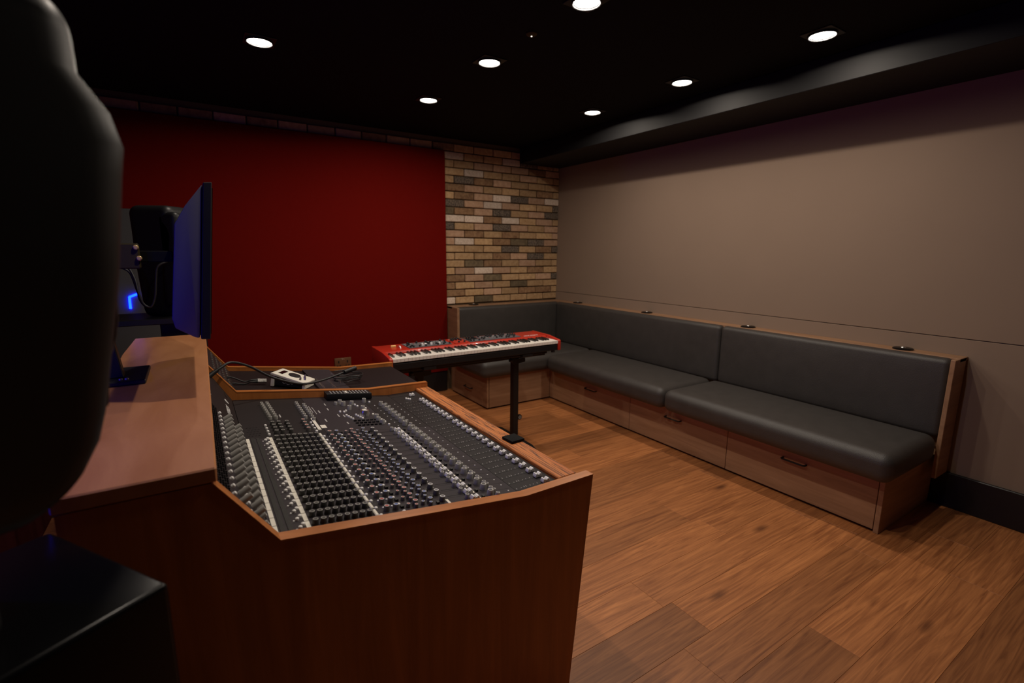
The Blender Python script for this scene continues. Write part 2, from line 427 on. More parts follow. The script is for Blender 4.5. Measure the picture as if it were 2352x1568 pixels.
# ------------------------------------------------------------------ bench
bn = thing('corner_bench', 'oak corner bench with drawers under charcoal cushions', 'bench', (3.2, 3.0, 0))
BX, BY = 2.90, 3.77           # front faces
obj('carcass', box(BX+0.022, XR-0.02, 0.95, YF-0.045, 0.012, 0.308), M_BENCHW, bn)
obj('plinth', box(BX+0.03, XR-0.021, 0.97, YF-0.05, 0.0, 0.0118), M_BASE, bn)
obj('carcass', box(2.20, BX+0.021, BY+0.022, YF-0.045, 0.012, 0.308), M_BENCHX, bn)
obj('plinth', box(2.21, BX+0.029, BY+0.03, YF-0.05, 0.0, 0.0118), M_BASE, bn)
HAND = None
def handle(cx, cy, cz, d, L_, parent):
    """bar handle: d = outward direction (unit x/y), bar runs along the other axis"""
    dv = Vector(d); al = Vector((-dv.y, dv.x, 0)); c = Vector((cx, cy, cz))
    p = [c-al*L_/2, c-al*L_/2+dv*0.022, c-al*(L_/2-0.008)+dv*0.028, c+al*(L_/2-0.008)+dv*0.028, c+al*L_/2+dv*0.022, c+al*L_/2]
    obj('handle', tube(p, 0.0055, 8), M_BLACK, parent)
for (ya, yb), hy in zip(((2.697, 3.715), (1.821, 2.693), (0.952, 1.817)), (3.162, 2.261, 1.38)):
    d = obj('drawer', box(BX, BX+0.02, ya, yb, 0.016, 0.306, 0.0015), M_BENCHW, bn)
    handle(BX, hy, 0.237, (-1, 0, 0), 0.135, d)
obj('end_panel', box(BX-0.0, XR-0.021, 0.925, 0.949, 0.0, 0.308, 0.0015), M_BENCHX, bn)
obj('filler', box(BX, BX+0.02, 3.718, BY-0.001, 0.016, 0.306, 0.0015), M_BENCHW, bn)
obj('front_panel', box(2.203, BX-0.001, BY, BY+0.02, 0.016, 0.306, 0.0015), M_BENCHX, bn)
d = obj('drawer', box(2.178, 2.198, BY+0.085, YF-0.11, 0.016, 0.306, 0.0015), M_BENCHW, bn)
handle(2.178, 4.12, 0.14, (-1, 0, 0), 0.135, d)
obj('filler', box(2.178, 2.198, BY, BY+0.082, 0.016, 0.306, 0.0015), M_BENCHW, bn)
obj('end_panel', box(2.165, 2.19, 4.33, YF-0.03, 0.310, 0.888, 0.002), M_BENCHW, bn)
obj('end_panel', box(3.40, XR-0.022, 0.862, 0.884, 0.21, 0.888, 0.002), M_BENCHX, bn)
obj('back_board', box(3.515, XR-0.022, 0.885, YF-0.05, 0.309, 0.868), M_BENCHW, bn)
obj('back_board', box(2.191, 3.514, 4.49, YF-0.05, 0.309, 0.868), M_BENCHX, bn)
lg = obj('ledge', prism([(3.468, 0.862), (XR-0.001, 0.862), (XR-0.001, YF-0.027), (2.165, YF-0.027), (2.165, 4.445), (3.468, 4.445)], 2, 0.870, 0.890, 0.0015), M_BENCHW, bn)
ME_GROM = lathe([(0.052, 0.0), (0.052, 0.006), (0.045, 0.010), (0.014, 0.011), (0.012, 0.014), (0, 0.015)], 24, mis=[0, 0, 0, 1, 1])
for gx, gy in ((2.44, 4.50), (3.530, 4.12), (3.530, 3.135), (3.530, 2.13), (3.530, 1.145)):
    obj('grommet', ME_GROM, [M_BLACKG, M_SILVER], lg, (gx, gy, 0.8902))
def cushion(name, c, h, r, crown, label, n=4):
    o = obj(name, rbox(h[0], h[1], h[2], r, n, crown, 8), M_LEATHER, None, c)
    return tag(o, label, 'cushion')
SZ, SH = 0.389, 0.0785
cushion('seat_cushion', (3.093, (0.875+2.292)/2, SZ), (0.303, (2.292-0.875)/2, SH), 0.055, (0.006, 0.0, 0.010), 'charcoal leather seat cushion at the open end of the bench')
cushion('seat_cushion', (3.093, (2.296+3.700)/2, SZ), (0.303, (3.700-2.296)/2, SH), 0.055, (0.006, 0.0, 0.010), 'charcoal leather seat cushion in the middle of the long bench run')
cushion('seat_cushion', ((2.10+3.396)/2, (3.705+4.362)/2, SZ), ((3.396-2.10)/2, (4.362-3.705)/2, SH), 0.055, (0.0, 0.002, 0.010), 'charcoal leather seat cushion below the brick wall, beyond the keyboard')
cushion('back_cushion', (3.447+0.007, (0.886+2.283)/2, 0.662), (0.040, (2.283-0.886)/2, 0.225), 0.030, (0.012, 0.0, 0.0), 'charcoal leather back cushion beside the open end board')
cushion('back_cushion', (3.447+0.007, (2.287+4.363)/2, 0.662), (0.040, (4.363-2.287)/2, 0.225), 0.030, (0.012, 0.0, 0.0), 'long charcoal leather back cushion running into the corner')
cushion('back_cushion', ((2.192+3.466)/2, 4.405, 0.662), ((3.466-2.192)/2, 0.040, 0.225), 0.030, (0.0, 0.012, 0.0), 'charcoal leather back cushion against the brick wall')

# ------------------------------------------------------------------ wall socket
sk = thing('wall_socket', 'bronze double power socket on the red panel', 'socket', (1.095, YF-0.062, 0.42))
p = obj('plate', box(1.02, 1.168, YF-0.072, YF-0.0622, 0.372, 0.472, 0.003, 2), M_BRASS, sk)
for cx in (1.055, 1.133):
    obj('pin_hole', box(cx-0.005, cx+0.005, YF-0.0735, YF-0.0719, 0.424, 0.446), M_BLACK, sk)
    for s in (-1, 1): obj('pin_hole', box(cx+s*0.012-0.007, cx+s*0.012+0.007, YF-0.0735, YF-0.0719, 0.396, 0.404), M_BLACK, sk)
for cx in (1.087, 1.101): obj('switch', box(cx-0.005, cx+0.005, YF-0.076, YF-0.0719, 0.452, 0.464, 0.001), M_SILVER, sk)

# ------------------------------------------------------------------ mixing console
PM = 0.1222
def pz(x): return 0.754 if x >= 0.745 else 0.754 + (0.745-x)*PM
TILT = math.atan(PM)
Y0C, Y1C = 1.098, 2.258
co = thing('mixing_console', 'large wood-framed analogue mixing console covered in knobs and faders', 'mixing console', (0.4, 1.93, 0))
PROF = [(0.999, 0.760), (0.745, 0.758), (0.108, 0.835), (-0.005, 0.998)]
sp = obj('side_panel', prism([(0.926, 0.0)] + PROF + [(-0.235, 0.998), (-0.235, 0.0)], 1, 1.066, 1.098), M_CONS, co)
obj('edge_trim', prism([(a, b+0.0002) for a, b in PROF] + [(a, b+0.0042) for a, b in PROF[::-1]], 1, 1.065, 1.099), M_TRIM, sp)
EPROF = [(0.957, 0.785), (0.655, 0.792), (0.112, 0.862), (0.012, 0.998)]
for ya, yb in ((2.262, 2.288), (2.775, 2.801)):
    e_ = obj('side_panel', prism([(0.86, 0.0), (0.905, 0.60), (0.957, 0.755)] + EPROF + [(-0.235, 0.998), (-0.235, 0.0)], 1, ya, yb), M_CONS, co)
    obj('edge_trim', prism([(a, b+0.0002) for a, b in EPROF] + [(a, b+0.0042) for a, b in EPROF[::-1]], 1, ya-0.001, yb+0.001), M_TRIM, e_)
obj('back_panel', box(-0.234, -0.214, 1.0985, 2.2615, 0.05, 0.997), M_CONS, co)
obj('back_panel', box(-0.234, -0.214, 2.2885, 2.7745, 0.05, 0.997), M_CONS, co)
obj('modesty_panel', box(0.62, 0.64, 1.0985, 2.2615, 0.05, 0.70), M_CONS, co)
obj('modesty_panel', box(0.62, 0.64, 2.2885, 2.7745, 0.05, 0.70), M_CONS, co)
SHELF = [(0.006, 1.064), (0.030, 2.66), (0.030, 2.80), (-0.03, 2.86), (-0.25, 2.86), (-0.262, 2.45), (-0.24, 1.064)]
obj('top_shelf', prism(SHELF, 2, 1.000, 1.030, 0.003), M_SHELF, co)
# armrest of streaky wood
obj('armrest', prism([(0.889, 0.700), (0.955, 0.700), (0.966, 0.715), (0.966, 0.758), (0.958, 0.766), (0.893, 0.766), (0.889, 0.762)], 1, Y0C+0.001, 2.261, 0.002), M_ZEBRA, co)
# panels
obj('fader_panel', box(0.745, 0.887, Y0C+0.001, 2.261, 0.735, 0.754, 0.0006), M_PANEL, co)
CH0, CHP = 1.121, 0.0409
def slab(x0, x1, th=0.018): return [(x0, pz(x0)), (x1, pz(x1)), (x1, pz(x1)-th), (x0, pz(x0)-th)]
ME_MOD = prism(slab(0.094, 0.744), 1, -CHP/2+0.0004, CHP/2-0.0004)
for i in range(16):
    obj('channel_module', ME_MOD, M_PANEL2, co, (0, CH0+CHP*i, 0))
yM = CH0+CHP*15.5
for xa, xb in ((0.094, 0.355), (0.356, 0.600), (0.601, 0.744)):
    obj('master_panel', prism(slab(xa, xb), 1, yM+0.0005, 2.261), M_PANEL2 if xa == 0.356 else M_PANEL, co)
BA, BB = Vector((0.092, 0, 0.836)), Vector((0.0, 0, 0.995))
bd = (BB-BA).normalized(); bnrm = Vector((bd.z, 0, -bd.x)); BTH = math.atan2(bnrm.x, bnrm.z)
def bpt(s, y, h=0.0): q = BA + bd*s + bnrm*h; return (q.x, y, q.z)
def bslab(th=0.015):
    q = [BA, BA+bd*0.182, BA+bd*0.182-bnrm*th, BA-bnrm*th]
    return [(v.x, v.z) for v in q]
ME_BMOD = prism(bslab(), 1, -CHP/2+0.0004, CHP/2-0.0004)
for i in range(16): obj('bridge_module', ME_BMOD, M_PANEL2, co, (0, CH0+CHP*i, 0))
obj('bridge_panel', prism(bslab(), 1, yM+0.0005, 2.261), M_PANEL, co)

# --- control meshes
def knob(name, r, h, body, rim, cap, n=12):
    me = lathe([(r, 0), (r*0.97, h*0.25), (r*0.86, h*0.93), (r*0.80, h), (r*0.60, h), (r*0.56, h-0.0008), (0, h-0.0008)], n, mis=[0, 0, 0, 1, 1, 2], name=name)
    for m in (body, rim, cap): me.materials.append(m)
    return me
K_AUX = knob('aux_knob', 0.0078, 0.0135, M_KNOBD, M_KNOBL, M_CAPD)
K_RED = knob('red_knob', 0.0082, 0.0145, M_KNOB, M_RIM, M_RCAP)
K_BLUE = knob('blue_knob', 0.0082, 0.0145, M_KNOB, M_RIM, M_BCAP)
K_REDS = knob('red_small', 0.0058, 0.0105, M_KNOB, M_RIM, M_RCAP, 10)
K_BLUES = knob('blue_small', 0.0058, 0.0105, M_KNOB, M_RIM, M_BCAP, 10)
K_RING = knob('pan_knob', 0.0088, 0.0150, M_KNOB, M_WHITE, M_KNOB)
K_GREY = knob('grey_knob', 0.0100, 0.0175, M_KNOBL, M_RIM, M_CAPD)
K_GREYS = knob('grey_small', 0.0072, 0.0130, M_KNOBL, M_RIM, M_CAPD, 10)
K_LONG = knob('bridge_knob', 0.0078, 0.0240, M_KNOBL, M_KNOBL, M_KNOBL)
K_MON = knob('monitor_knob', 0.020, 0.026, M_SILVER, M_SILVER, M_RIM, 20)
B_W = lathe([(0.0048, 0), (0.0046, 0.005), (0.0030, 0.0066), (0, 0.0070)], 10); B_W.materials.append(M_WHITE)
B_WS = lathe([(0.0028, 0), (0.0026, 0.003), (0, 0.0038)], 8); B_WS.materials.append(M_WHITE)
B_K = box(-0.0040, 0.0040, -0.0055, 0.0055, 0, 0.006, 0.001); B_K.materials.append(M_BLACK)
B_DOT = lathe([(0.0024, 0), (0.002, 0.0012), (0, 0.0014)], 8); B_DOT.materials.append(M_WHITE)
def pput(name, me, x, y, h=0.0):
    return obj(name, me, None, co, (x + math.sin(TILT)*h if x < 0.745 else x, y, pz(x)+h), (0, TILT if x < 0.745 else 0, 0))
def bput(name, me, s, y): return obj(name, me, None, co, bpt(s, y), (0, BTH, 0))
# strips
ME_STR = box(-0.0048, 0.0048, -CHP/2+0.0012, CHP/2-0.0012, 0, 0.0012); ME_STR.materials.append(M_CREAM)
ME_STRC = box(-0.0046, 0.0046, -CHP/2+0.004, CHP/2-0.004, 0, 0.0060, 0.002); ME_STRC.materials.append(M_CREAM)
ME_STRB = box(-0.0036, 0.0036, -0.015, 0.015, 0, 0.0014); ME_STRB.materials.append(M_CREAM)
# fader cap (saddle shaped)
bm = bmesh.new()
prism_bm(bm, [(-0.0125, 0.001), (-0.0125, 0.006), (-0.0092, 0.0135), (-0.0048, 0.0130), (-0.002, 0.0095), (0.002, 0.0095), (0.0048, 0.0130), (0.0092, 0.0135), (0.0125, 0.006), (0.0125, 0.001)], 1, -0.0085, 0.0085, 0.001)
box_bm(bm, -0.0006, 0.0006, -0.0088, 0.0088, 0.002, 0.0099, 0, 1, 1)
ME_CAP = fin(bm, 'fader_cap'); ME_CAP.materials.append(M_WHITE); ME_CAP.materials.append(M_BLACK)
ME_SLOT = box(-0.055, 0.055, -0.0016, 0.0016, -0.001, 0.0006); ME_SLOT.materials.append(M_BLACK)
ME_SLOTS = box(-0.030, 0.030, -0.0012, 0.0012, -0.001, 0.0006); ME_SLOTS.materials.append(M_BLACK)
led = bmesh.new(); marks = bmesh.new(); smalls = bmesh.new()
for i in range(16):
    y = CH0 + CHP*i
    pput('label_strip', ME_STR, 0.1045, y); pput('label_strip', ME_STR, 0.1725, y)
    for k in range(9):
        yy = y - CHP/2 + CHP*(k+0.5)/9
        for xx in (0.1190, 0.1350):
            z = pz(xx); box_bm(led, xx-0.0050, xx+0.0050, yy-0.0013, yy+0.0013, z-0.001, z+0.0028)
    pput('button', B_W, 0.1545, y-0.007); pput('button', B_W, 0.1622, y+0.006)
    pput('led_dot', B_DOT, 0.1470, y-0.010)
    for k in range(8): pput('aux_knob', K_AUX, 0.1880+0.0180*k, y+0.001)
    for k in range(7):
        x = 0.1970+0.0180*k; box_bm(smalls, x-0.0032, x+0.0032, y+0.0170, y+0.0225, pz(x)-0.001, pz(x)+0.0055)
    pput('switch_bar', ME_STRC, 0.3285, y)
    pput('button', B_W, 0.3370, y-0.0160); pput('button', B_WS, 0.3555, y-0.0170); pput('button', B_WS, 0.3780, y-0.0165); pput('button', B_W, 0.3960, y-0.0160)
    pput('eq_knob', K_RED, 0.3590, y+0.0080); pput('eq_knob', K_BLUE, 0.3830, y+0.0080)
    box_bm(smalls, 0.3970, 0.4050, y+0.006, y+0.017, pz(0.40)-0.001, pz(0.40)+0.006)
    pput('eq_knob', K_REDS, 0.4165, y+0.0085); pput('eq_knob', K_RED, 0.4370, y+0.0140); pput('eq_knob', K_REDS, 0.4345, y-0.0015)
    pput('eq_knob', K_BLUES, 0.4570, y+0.0085); pput('eq_knob', K_BLUE, 0.4790, y+0.0140); pput('eq_knob', K_BLUES, 0.4750, y-0.0015)
    box_bm(smalls, 0.4935, 0.5000, y-0.004, y+0.007, pz(0.497)-0.001, pz(0.497)+0.006)
    pput('pan_knob', K_RING, 0.5130, y+0.0100); pput('led_dot', B_DOT, 0.5240, y+0.0150)
    pput('fader_slot', ME_SLOTS, 0.5680, y-0.0100)
    pput('trim_knob', K_GREYS, 0.5850, y+0.0030); pput('small_fader_cap', ME_CAP, 0.6020, y-0.0100)
    pput('label_strip', ME_STRB, 0.6190, y)
    box_bm(smalls, 0.6285, 0.6350, y-0.012, y-0.002, pz(0.63)-0.001, pz(0.63)+0.006)
    pput('grey_knob', K_GREY, 0.6560, y-0.0020); pput('trim_knob', K_GREYS, 0.6730, y-0.0160); pput('trim_knob', K_GREYS, 0.6740, y+0.0100)
    pput('led_dot', B_DOT, 0.7230, y+0.0060)
    bput('bridge_knob', K_LONG, 0.0930, y+0.006); bput('bridge_knob', K_LONG, 0.0480, y+0.008)
    bput('bridge_button', B_W, 0.1200, y+0.002); bput('bridge_button', B_W, 0.0700, y-0.010)
    bput('bridge_knob', K_GREYS, 0.0250, y-0.010)
    for s in (0.137, 0.146, 0.155, 0.164, 0.173):
        c = BA + bd*s
        for dy in (-0.012, 0, 0.012):
            q = Vector((c.x, y+dy, c.z)); lathe_bm(smalls, [(0.0025, -0.001), (0.0025, 0.004), (0, 0.004)], 6, Matrix.Translation(q) @ Matrix.Rotation(BTH, 4, 'Y'))
FY = [CH0+CHP*i for i in range(16)] + [1.789+0.0424*i for i in range(8)]
for i, y in enumerate(FY):
    obj('fader_slot', ME_SLOT, None, co, (0.800, y, 0.754)); obj('fader_cap', ME_CAP, None, co, (0.853, y, 0.754))
    for k, L_ in ((0, 0.006), (0.016, 0.004), (0.027, 0.007), (0.034, 0.007), (0.048, 0.004), (0.060, 0.004), (0.074, 0.004)):
        box_bm(marks, 0.752+k, 0.7535+k, y+0.0035, y+0.0035+L_, 0.7535, 0.7544)
    if i >= 16:
        pput('grey_knob', K_GREY, 0.6560, y); pput('trim_knob', K_GREYS, 0.6750, y-0.014); pput('led_dot', B_DOT, 0.630, y)
        pput('led_dot', B_DOT, 0.7230, y+0.0060)
# near-end and far-end extras
pput('label_strip', ME_STRB, 0.5270, CH0-0.002)
obj('fader_slot', ME_SLOT, None, co, (0.775, 2.205, 0.754)); obj('fader_cap', ME_CAP, None, co, (0.842, 2.185, 0.754))
for x, y in ((0.800, 2.150), (0.806, 2.140), (0.812, 2.131)): obj('button', B_W, None, co, (x, y, 0.754))
# master section
for k in range(8):
    for x in (0.190, 0.210): pput('trim_knob', K_GREYS, x+0.001*k, 2.165-0.029*k)
    pput('trim_knob', K_GREYS, 0.318, 2.150-0.029*k); pput('trim_knob', K_GREYS, 0.342, 2.120-0.029*k)
for k in range(4):
    y = 1.895-0.034*k
    for x in (0.196, 0.216, 0.243): pput('aux_knob', K_AUX, x, y)
    pput('button', B_W, 0.172, y-0.012); pput('eq_knob', K_RED, 0.300, y+0.005)
    pput('button', B_W, 0.325, y-0.01)
ME_STRM = box(-0.0055, 0.0055, -0.072, 0.072, 0, 0.003); ME_STRM.materials.append(M_CREAM)
pput('label_strip', ME_STRM, 0.3395, 1.868)
ME_TAG = box(-0.0095, 0.0095, -0.019, 0.019, 0, 0.0012); ME_TAG.materials.append(M_CREAM)
pput('label_plate', ME_TAG, 0.3600, 1.836)
for r_ in range(5):
    for c in range(4):
        x = 0.112+0.010*c + (0.005 if r_ % 2 else 0); y = 1.786+0.022*r_
        lathe_bm(smalls, [(0.0035, -0.001), (0.0035, 0.0007), (0, 0.0007)], 8, Matrix.Translation((x, y, pz(x))))
for x, y in ((0.472, 2.125), (0.492, 2.140), (0.500, 2.110), (0.536, 2.115), (0.508, 2.045), (0.560, 2.030), (0.600, 2.150)): pput('monitor_trim', K_GREY if x != 0.472 else K_GREYS, x, y)
for x, y in ((0.462, 2.010), (0.477, 2.005), (0.488, 2.020), (0.548, 2.105), (0.552, 2.080), (0.576, 2.040), (0.566, 1.970),
             (0.474, 1.955), (0.478, 1.938), (0.482, 1.921), (0.486, 1.904), (0.512, 1.955), (0.516, 1.938), (0.520, 1.921), (0.524, 1.904),
             (0.580, 1.950), (0.584, 1.925), (0.590, 1.870), (0.594, 1.840), (0.598, 1.805), (0.622, 2.140)):
    pput('button', B_W, x, y)
pput('monitor_knob', K_MON, 0.541, 1.940)
for x, y in ((0.578, 1.900), (0.573, 1.860), (0.578, 1.825)): pput('monitor_trim', K_GREY, x, y)
for r_ in range(3):
    for c in range(6):
        x = 0.488+0.016*c; y = 1.880-0.030*r_; box_bm(smalls, x-0.005, x+0.005, y-0.004, y+0.004, pz(x)-0.001, pz(x)+0.005)
for x, y, L_ in ((0.430, 2.135, 0.03), (0.425, 2.060, 0.03), (0.445, 1.965, 0.036), (0.455, 1.860, 0.026), (0.385, 2.03, 0.036), (0.385, 1.91, 0.036), (0.236, 2.00, 0.036),
                 (0.465, 1.955, 0.03), (0.36, 2.07, 0.10), (0.37, 2.05, 0.10)):
    w_ = 0.0012 if L_ > 0.05 else 0.0022
    box_bm(marks, x-w_, x+w_, y-L_/2, y+L_/2, pz(x)-0.0005, pz(x)+0.0007)
o = obj('meter_ladder', fin(led, 'led'), M_CAPD, co); tag(o, kind='stuff')
o = obj('scale_marks', fin(marks, 'marks'), M_PRINT, co); tag(o, kind='stuff')
o = obj('push_switches', fin(smalls, 'smalls'), M_BLACK, co); tag(o, kind='stuff')
# lettering on the bridge panel of the master section
lm = text_mesh('ASP8024', 0.032); lm.materials.append(M_WHITE)
q = bpt(0.050, 1.955, 0.0004)
o = obj('lettering', lm, None, co); o.matrix_basis = Matrix.Translation(q) @ Matrix((( -bd.cross(bnrm)*-1), bd, bnrm)).transposed().to_4x4()
o = obj('logo_disc', lathe([(0.012, 0), (0.012, 0.0012), (0.005, 0.0012), (0.005, 0)], 20), M_WHITE, co, bpt(0.050, 2.085), (0, BTH, 0))
obj('vent_slot', box(-0.006, 0.006, -0.03, 0.03, 0, 0.001), M_BLACK, co, bpt(0.045, 2.205), (0, BTH, 0))
for k in range(7): obj('led_dot', B_DOT, None, co, bpt(0.150, 2.16-0.045*k), (0, BTH, 0))

# --- producer's bay beyond the console
def ez(x): return 0.768 if x > 0.945 else (0.768+(0.945-x)*0.009/0.29 if x > 0.655 else 0.777+(0.655-x)*0.068/0.543)
XS = (0.945, 0.655, 0.112)
obj('desk_top', prism([(x, ez(x)) for x in XS] + [(x, ez(x)-0.02) for x in XS[::-1]], 1, 2.2885, 2.7745), M_DESK, co)
EA, EB = Vector((0.112, 0, 0.845)), Vector((0.022, 0, 0.985)); ed = (EB-EA).normalized(); en = Vector((ed.z, 0, -ed.x)); ETH = math.atan2(en.x, en.z)
ep = obj('patch_panel', prism([(v.x, v.z) for v in (EA, EB, EB-en*0.015, EA-en*0.015)], 1, 2.2885, 2.7745), M_PANEL, co)
jk = lathe([(0.006, 0), (0.006, 0.004), (0.003, 0.004), (0.003, 0.001)], 10)
for r_ in range(4):
    for c in range(10):
        q = EA + ed*(0.03+0.032*r_); obj('jack', jk, M_SILVER if (r_+c) % 4 == 0 else M_BLACK, ep, (q.x, 2.33+0.045*c, q.z), (0, ETH, 0))
# strip of switches let into the desk top
sm = obj('control_strip', prism([(0.452, ez(0.452)+0.0002), (0.590, ez(0.590)+0.0002), (0.590, ez(0.590)+0.010), (0.452, ez(0.452)+0.010)], 1, 2.30, 2.765, 0.001), M_PANEL2, co)
ktoggle = lathe([(0.004, 0), (0.0035, 0.004), (0.002, 0.012), (0, 0.0125)], 8)
for r_ in range(3):
    for c in range(9):
        x = 0.470+0.050*r_; obj('toggle', ktoggle, M_SILVER if r_ == 0 else M_KNOB, sm, (x, 2.32+0.024*c + (0.12 if r_ == 2 else 0), ez(x)+0.0098))
# ------------------------------------------------------------------ things on the console
# white wedge controller
dk = thing('desk_controller', 'white wedge-shaped controller with a small display on the dark desk top', 'controller', (0.352, 2.435, ez(0.352)+0.0015))
dk.matrix_basis = Matrix.Translation((0.352, 2.435, ez(0.352)+0.0015)) @ Matrix.Rotation(math.atan(0.1252), 4, 'Y') @ Matrix.Rotation(math.radians(-33), 4, 'Z')
obj('body', prism([(-0.062, 0.006), (0.064, 0.004), (0.064, 0.022), (-0.062, 0.050)], 1, -0.050, 0.050, 0.001), M_BLACK, dk, local=True)
obj('leg', prism([(-0.080, 0.0), (-0.065, 0.0), (-0.063, 0.050), (-0.078, 0.054)], 1, -0.055, 0.055, 0.002), M_CREAM, dk, local=True)
obj('leg', prism([(0.066, 0.0), (0.078, 0.0), (0.078, 0.020), (0.066, 0.022)], 1, -0.055, 0.055, 0.002), M_CREAM, dk, local=True)
top = obj('top_plate', prism([(-0.081, 0.0545), (0.080, 0.0205), (0.081, 0.030), (0.076, 0.0325), (-0.074, 0.0645), (-0.080, 0.0635)], 1, -0.058, 0.058, 0.002, 2, smooth=40), M_CREAM, dk, local=True)
CSL = math.atan2(0.032, 0.150)
def ctop(name, me, m, u, v):   # u down the slope, v across
    return obj(name, me, m, top, (u, v, 0.0645 - (u+0.074)*(0.032/0.150)), (0, CSL, 0), local=True)
ctop('display', box(-0.010, 0.010, -0.030, 0.030, 0, 0.001), M_SCREEN, -0.048, 0.0)
ctop('dial', lathe([(0.028, 0), (0.027, 0.003), (0.010, 0.004), (0, 0.004)], 24), M_BLACK, 0.004, 0.005)
for u, v in ((0.040, 0.035), (0.048, 0.012), (0.058, -0.008), (0.045, -0.030)): ctop('switch', lathe([(0.006, 0), (0.005, 0.005), (0.003, 0.012), (0, 0.0125)], 10), M_SILVER, u, v)
bm = bmesh.new()
for u in (-0.018, 0, 0.018):
    dz = -0.004 if u == 0 else 0
    for s_ in (-1, 1):
        prism_bm(bm, [(u, 0.018+dz), (u+s_*0.008, 0.022+dz), (u+s_*0.008, 0.0235+dz), (u, 0.0195+dz)], 1, -0.0512, -0.0500)
obj('emblem', fin(bm, 'emblem'), M_PRINT, dk, local=True)
# two jack plugs and leads
for k, (u, cpts) in enumerate(((0.0, [(560, 876), (530, 866), (512, 873), (500, 880)]), (1.0, [(560, 882), (538, 880), (520, 884), (505, 888)]))):
    y_ = 2.49-0.02*k
    a = at(612, 872+4*k, 1, y_); b_ = at(592, 872+4*k, 1, y_); c = at(575, 873+4*k, 1, y_)
    cb = thing('audio_lead', ['black audio lead plugged into the white controller, upper plug', 'black audio lead plugged into the white controller, lower plug'][k], 'cable', (b_.x, b_.y, b_.z))
    obj('plug', tube([a, b_], 0.006, 10), M_SILVER, cb); obj('sleeve', tube([b_, c], [0.006, 0.0035], 10), M_CABLE, cb)
    pts = [c] + [at(px, py, 1, y_) for px, py in cpts]
    obj('lead', tube(pts, 0.0032, 8, 6), M_CABLE, cb)
# gooseneck
gn = thing('gooseneck_microphone', 'thick black gooseneck microphone arching over the desk top', 'microphone', tuple(at(484, 858, 1, 2.20)))
gp = [at(484, 860, 1, 2.21), at(504, 846, 1, 2.22), at(532, 832, 1, 2.25), at(575, 842, 1, 2.29), at(625, 866, 1, 2.31), at(690, 881, 1, 2.32), at(740, 873, 1, 2.36), at(797, 852, 1, 2.42)]
obj('neck', tube(gp, 0.0052, 10, 8), M_CABLE, gn)
obj('socket', tube([at(474, 869, 1, 2.20), at(484, 861, 1, 2.208), at(500, 849, 1, 2.218)], [0.012, 0.008], 12), M_BLACK, gn)
obj('capsule', tube([at(790, 855, 1, 2.41), at(797, 852, 1, 2.42), at(816, 845, 1, 2.445)], 0.0115, 14), M_BLACK, gn)
# coiled lead
cl = []
c0 = at(800, 873, 2, 0.79)
for k in range(60):
    a = k/60*2*PI*3.2; r = 0.045+0.012*math.sin(k*0.7)
    cl.append((c0.x + r*1.3*math.cos(a), c0.y + r*1.1*math.sin(a), ez(c0.x)+0.0065+0.0105*(k/60)*3.2+0.002*math.sin(k)))
cl += [Vector(cl[-1])+Vector((-0.03, 0.02, 0.012)), Vector(cl[-1])+Vector((-0.09, 0.0, 0.016))]
o = obj('coiled_cable', tube(cl, 0.0028, 6), M_CABLE); tag(o, 'thin black cable loosely coiled on the dark desk top', 'cable')
# remote control lying against the trim
rc = thing('remote_control', 'slim black handset with rows of buttons resting at the far edge of the mixer', 'remote control', (0.555, 2.223, 0))
def rz(x): return pz(x)+0.0005
bmr = bmesh.new()
prism_bm(bmr, [(0.452, rz(0.452)+0.002), (0.652, rz(0.652)+0.002), (0.652, rz(0.652)+0.030), (0.452, rz(0.452)+0.030)], 1, 2.194, 2.254, 0.003, 2)
rb_ = obj('body', fin(bmr, 'rc', 40), M_BLACK, rc)
ME_RB = box(-0.003, 0.003, -0.004, 0.004, 0, 0.002, 0.0005)
for c in range(12):
    for r_ in range(3):
        x = 0.475+0.0145*c
        obj('button', ME_RB, M_PRINT, rb_, (x, 2.206+0.017*r_, rz(x)+0.0298), (0, TILT, 0))
obj('button', box(-0.004, 0.004, -0.016, 0.016, 0, 0.0025, 0.0005), M_CREAM, rb_, (0.541, 2.222, rz(0.541)+0.0300), (0, TILT, 0))
# small black plate on the armrest
o = obj('phone', box(-0.029, 0.029, -0.032, 0.032, 0, 0.010, 0.003, 2), M_MATTE, None, (0.937, 1.43, 0.7665), (0, 0, math.radians(4)))
tag(o, 'small flat black slab lying on the striped wood armrest', 'phone')

# ------------------------------------------------------------------ television
tv = thing('television', 'flat screen seen edge-on with a blue-lit back above the wooden shelf', 'television', (0.0, 1.97, 1.03))
TVP = [(0.046, 1.618), (0.002, 1.560), (-0.026, 1.511), (-0.055, 1.262), (-0.050, 1.235), (-0.006, 1.205), (0.004, 1.203)]
obj('casing', prism(TVP, 1, 1.602, 2.348, 0.004, 2, smooth=30), M_TVB, tv)
obj('bezel', prism([(0.048, 1.6225), (0.069, 1.6245), (0.029, 1.198), (0.006, 1.200)], 1, 1.597, 2.353, 0.002), M_BLACK, tv)
obj('screen', prism([(0.0668, 1.610), (0.0700, 1.610), (0.0322, 1.212), (0.0285, 1.212)], 1, 1.608, 2.342), M_SCREEN, tv)
mb = obj('mount_base', box(-0.254, -0.150, 1.872, 2.10, 1.0305, 1.045, 0.003), M_BLACK, tv)
obj('bolt', lathe([(0.006, 0), (0.005, 0.004), (0, 0.005)], 8), M_SILVER, mb, (-0.215, 1.90, 1.045)); obj('bolt', lathe([(0.006, 0), (0.005, 0.004), (0, 0.005)], 8), M_SILVER, mb, (-0.200, 1.90, 1.045))
